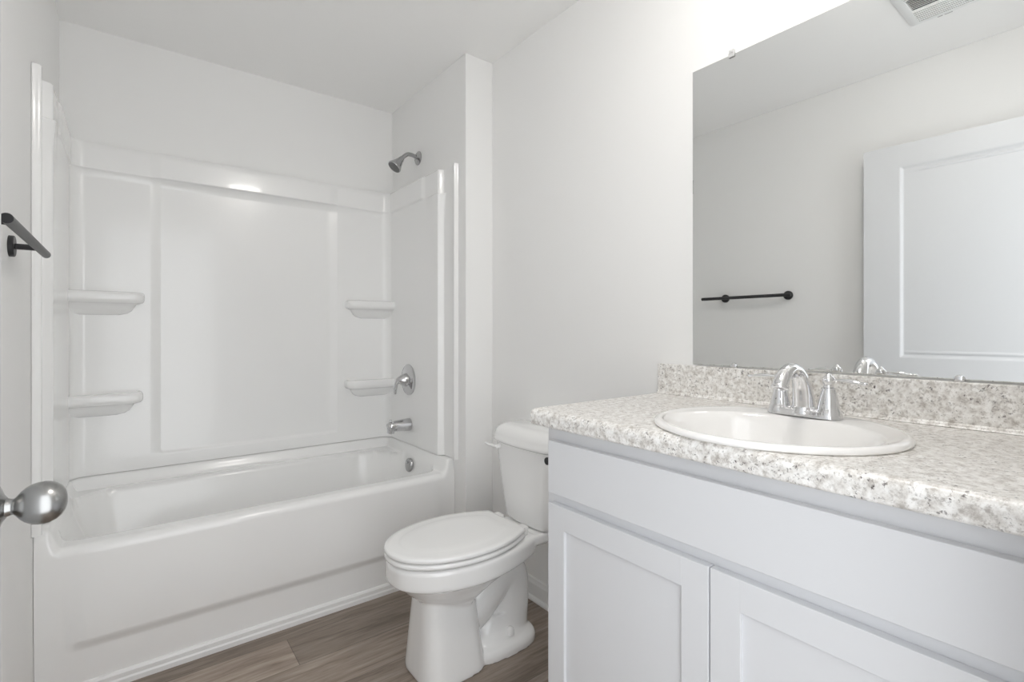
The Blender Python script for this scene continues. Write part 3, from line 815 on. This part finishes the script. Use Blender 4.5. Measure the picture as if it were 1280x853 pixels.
# local axes: +y from hinge to free edge, +x towards the room
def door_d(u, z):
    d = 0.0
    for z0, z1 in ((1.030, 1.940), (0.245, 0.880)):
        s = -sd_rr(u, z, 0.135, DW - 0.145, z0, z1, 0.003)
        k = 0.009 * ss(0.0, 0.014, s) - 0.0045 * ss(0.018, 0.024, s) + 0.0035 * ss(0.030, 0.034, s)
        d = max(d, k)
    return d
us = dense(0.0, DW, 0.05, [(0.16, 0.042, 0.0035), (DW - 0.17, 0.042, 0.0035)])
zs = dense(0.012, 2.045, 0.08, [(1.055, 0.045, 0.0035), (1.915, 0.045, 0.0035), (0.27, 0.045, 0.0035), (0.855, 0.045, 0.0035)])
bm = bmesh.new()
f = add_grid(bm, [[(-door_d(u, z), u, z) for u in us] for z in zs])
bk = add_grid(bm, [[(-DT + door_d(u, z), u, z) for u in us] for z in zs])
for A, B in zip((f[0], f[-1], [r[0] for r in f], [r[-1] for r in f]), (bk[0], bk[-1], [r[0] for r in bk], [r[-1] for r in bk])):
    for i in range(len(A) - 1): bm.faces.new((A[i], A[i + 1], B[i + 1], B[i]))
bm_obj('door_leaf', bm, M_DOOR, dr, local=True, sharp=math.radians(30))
KU, KZ = DW - 0.062, 0.944
for s in (1, -1):
    bm = bmesh.new(); k = 1.0 if s > 0 else 0.62
    add_lathe(bm, (0 if s > 0 else -DT, KU, KZ), (s, 0, 0), [(0, 0.0345), (0.002, 0.0345), (0.005, 0.0325), (0.009, 0.026), (0.013, 0.0165), (0.016, 0.0125), (0.0165, 0.0)], 48)
    ro = bm_obj('rosette', bm, M_NICKEL, dr, local=True, sharp=math.radians(60)); ro['label'] = 'brushed nickel rosette'
    bm = bmesh.new()
    pr_ = [(0.013, 0.0110), (0.016, 0.0118), (0.019, 0.0108), (0.0215, 0.0098), (0.024, 0.0098), (0.0265, 0.0125), (0.030, 0.0170), (0.035, 0.0215), (0.041, 0.0248), (0.047, 0.0262), (0.053, 0.0265), (0.059, 0.0255), (0.065, 0.0228), (0.070, 0.0185), (0.0735, 0.0125), (0.0752, 0.006), (0.0756, 0.0)]
    pr_ = [(a * (0.95 if s > 0 else 0.70), r * 0.97) for a, r in pr_]
    add_lathe(bm, (0 if s > 0 else -DT, KU, KZ), (s, 0, 0), pr_, 48)
    kn = bm_obj('knob', bm, M_NICKEL, dr, local=True); kn['label'] = 'egg-shaped brushed nickel knob'
for z in (0.25, 1.02, 1.80):
    bm = bmesh.new(); add_tube(bm, [(0.004, -0.006, z - 0.045), (0.004, -0.006, z + 0.045)], 0.006, 16); bm_obj('hinge', bm, M_NICKEL, dr, local=True, sharp=SH)

# ------------------------------------------------------------------ ceiling fan grille (seen in the mirror)
gx0, gx1, gy0, gy1 = 0.150, 0.530, 0.395, 0.650
vt = thing('exhaust_vent', 'square white louvred fan grille on the ceiling, seen in the mirror', 'ceiling vent', ((gx0 + gx1) / 2, (gy0 + gy1) / 2, ZC))
bm = bmesh.new()
def fr(ins, z, r=0.012): return rrect(gx0 + ins, gx1 - ins, gy0 + ins, gy1 - ins, max(r - ins * 0.2, 0.003), z, 4)
add_loft(bm, [fr(0.004, ZC), fr(0.0, ZC - 0.003), fr(0.001, ZC - 0.007), fr(0.012, ZC - 0.012), fr(0.034, ZC - 0.016), fr(0.037, ZC - 0.015), fr(0.038, ZC - 0.004), fr(0.034, ZC - 0.001)], cap0=False, cap1=False)
bm_obj('grille_frame', bm, M_VENT, vt, sharp=SH)
bm = bmesh.new(); add_box(bm, (gx0 + 0.03, gy0 + 0.03, ZC - 0.002), (gx1 - 0.03, gy1 - 0.03, ZC - 0.0005)); bm_obj('opening_shade', bm, M_DARK, vt, smooth=False)  # flat near-black plate; shade behind the louvres is put into its colour
bm = bmesh.new()
for x0, x1 in ((gx0 + 0.034, 0.290), (0.390, gx1 - 0.034)):             # ribbed covers either side of the open slot
    add_box(bm, (x0, gy0 + 0.034, ZC - 0.013), (x1, gy1 - 0.034, ZC - 0.010))
    for i in range(7):
        x = x0 + 0.006 + (x1 - x0 - 0.012) * i / 6
        add_box(bm, (x - 0.0035, gy0 + 0.036, ZC - 0.0185), (x + 0.0035, gy1 - 0.036, ZC - 0.013))
for i in range(7):
    x = 0.300 + 0.080 * i / 6
    t = bmesh.new(); add_box(t, (-0.0012, gy0 + 0.036, -0.0055), (0.0012, gy1 - 0.036, 0.0055))
    merge(bm, t, Matrix.Translation((x, 0, ZC - 0.0092)) @ Matrix.Rotation(math.radians(-54), 4, 'Y'))
bm_obj('louvres', bm, M_VENT, vt, smooth=False)
bm = bmesh.new()
for a, b in ((0.515, 0.540), (0.546, 0.562)):
    add_box(bm, (gx0 + 0.0075, a, ZC - 0.0125), (gx0 + 0.0105, b, ZC - 0.009))
bm_obj('embossed_mark', bm, mat('grey_mark', (0.35, 0.35, 0.35), 0.6), vt, smooth=False)

# ------------------------------------------------------------------ small round ceiling cover at the top of the view
sp = thing('sprinkler_cover', 'small round white cover on the ceiling, at the very top of the picture', 'ceiling cover', (1.043, 1.600, ZC))
bm = bmesh.new(); add_lathe(bm, (1.043, 1.600, ZC), (0, 0, -1), [(0, 0.042), (0.003, 0.042), (0.005, 0.039), (0.0055, 0.034), (0.004, 0.032), (0.004, 0)], 40); bm_obj('ring', bm, M_VENT, sp, sharp=SH)
bm = bmesh.new(); add_lathe(bm, (1.043, 1.600, ZC - 0.004), (0, 0, -1), [(0, 0.030), (0.008, 0.030), (0.010, 0.027), (0.0102, 0)], 40); bm_obj('cap', bm, M_VENT, sp, sharp=SH)

# ------------------------------------------------------------------ the flush ceiling light (above the frame of the photo)
LX, LY, LR = 0.82, 0.48, 0.120
cl = thing('ceiling_light', 'round flush dome light on the ceiling in front of the mirror', 'ceiling lamp', (LX, LY, ZC))
bm = bmesh.new(); add_lathe(bm, (LX, LY, ZC), (0, 0, -1), [(0, LR + 0.012), (0.016, LR + 0.012), (0.022, LR + 0.006), (0.022, LR - 0.01), (0.0221, 0)], 48); bm_obj('base_ring', bm, M_NICKEL, cl, sharp=SH)
bm = bmesh.new(); add_lathe(bm, (LX, LY, ZC - 0.0225), (0, 0, -1), [(0, LR)] + [(0.062 * math.sin(PI / 2 * i / 10), LR * math.cos(PI / 2 * i / 10)) for i in range(1, 11)], 48); bm_obj('lamp_shade', bm, M_LAMP, cl)
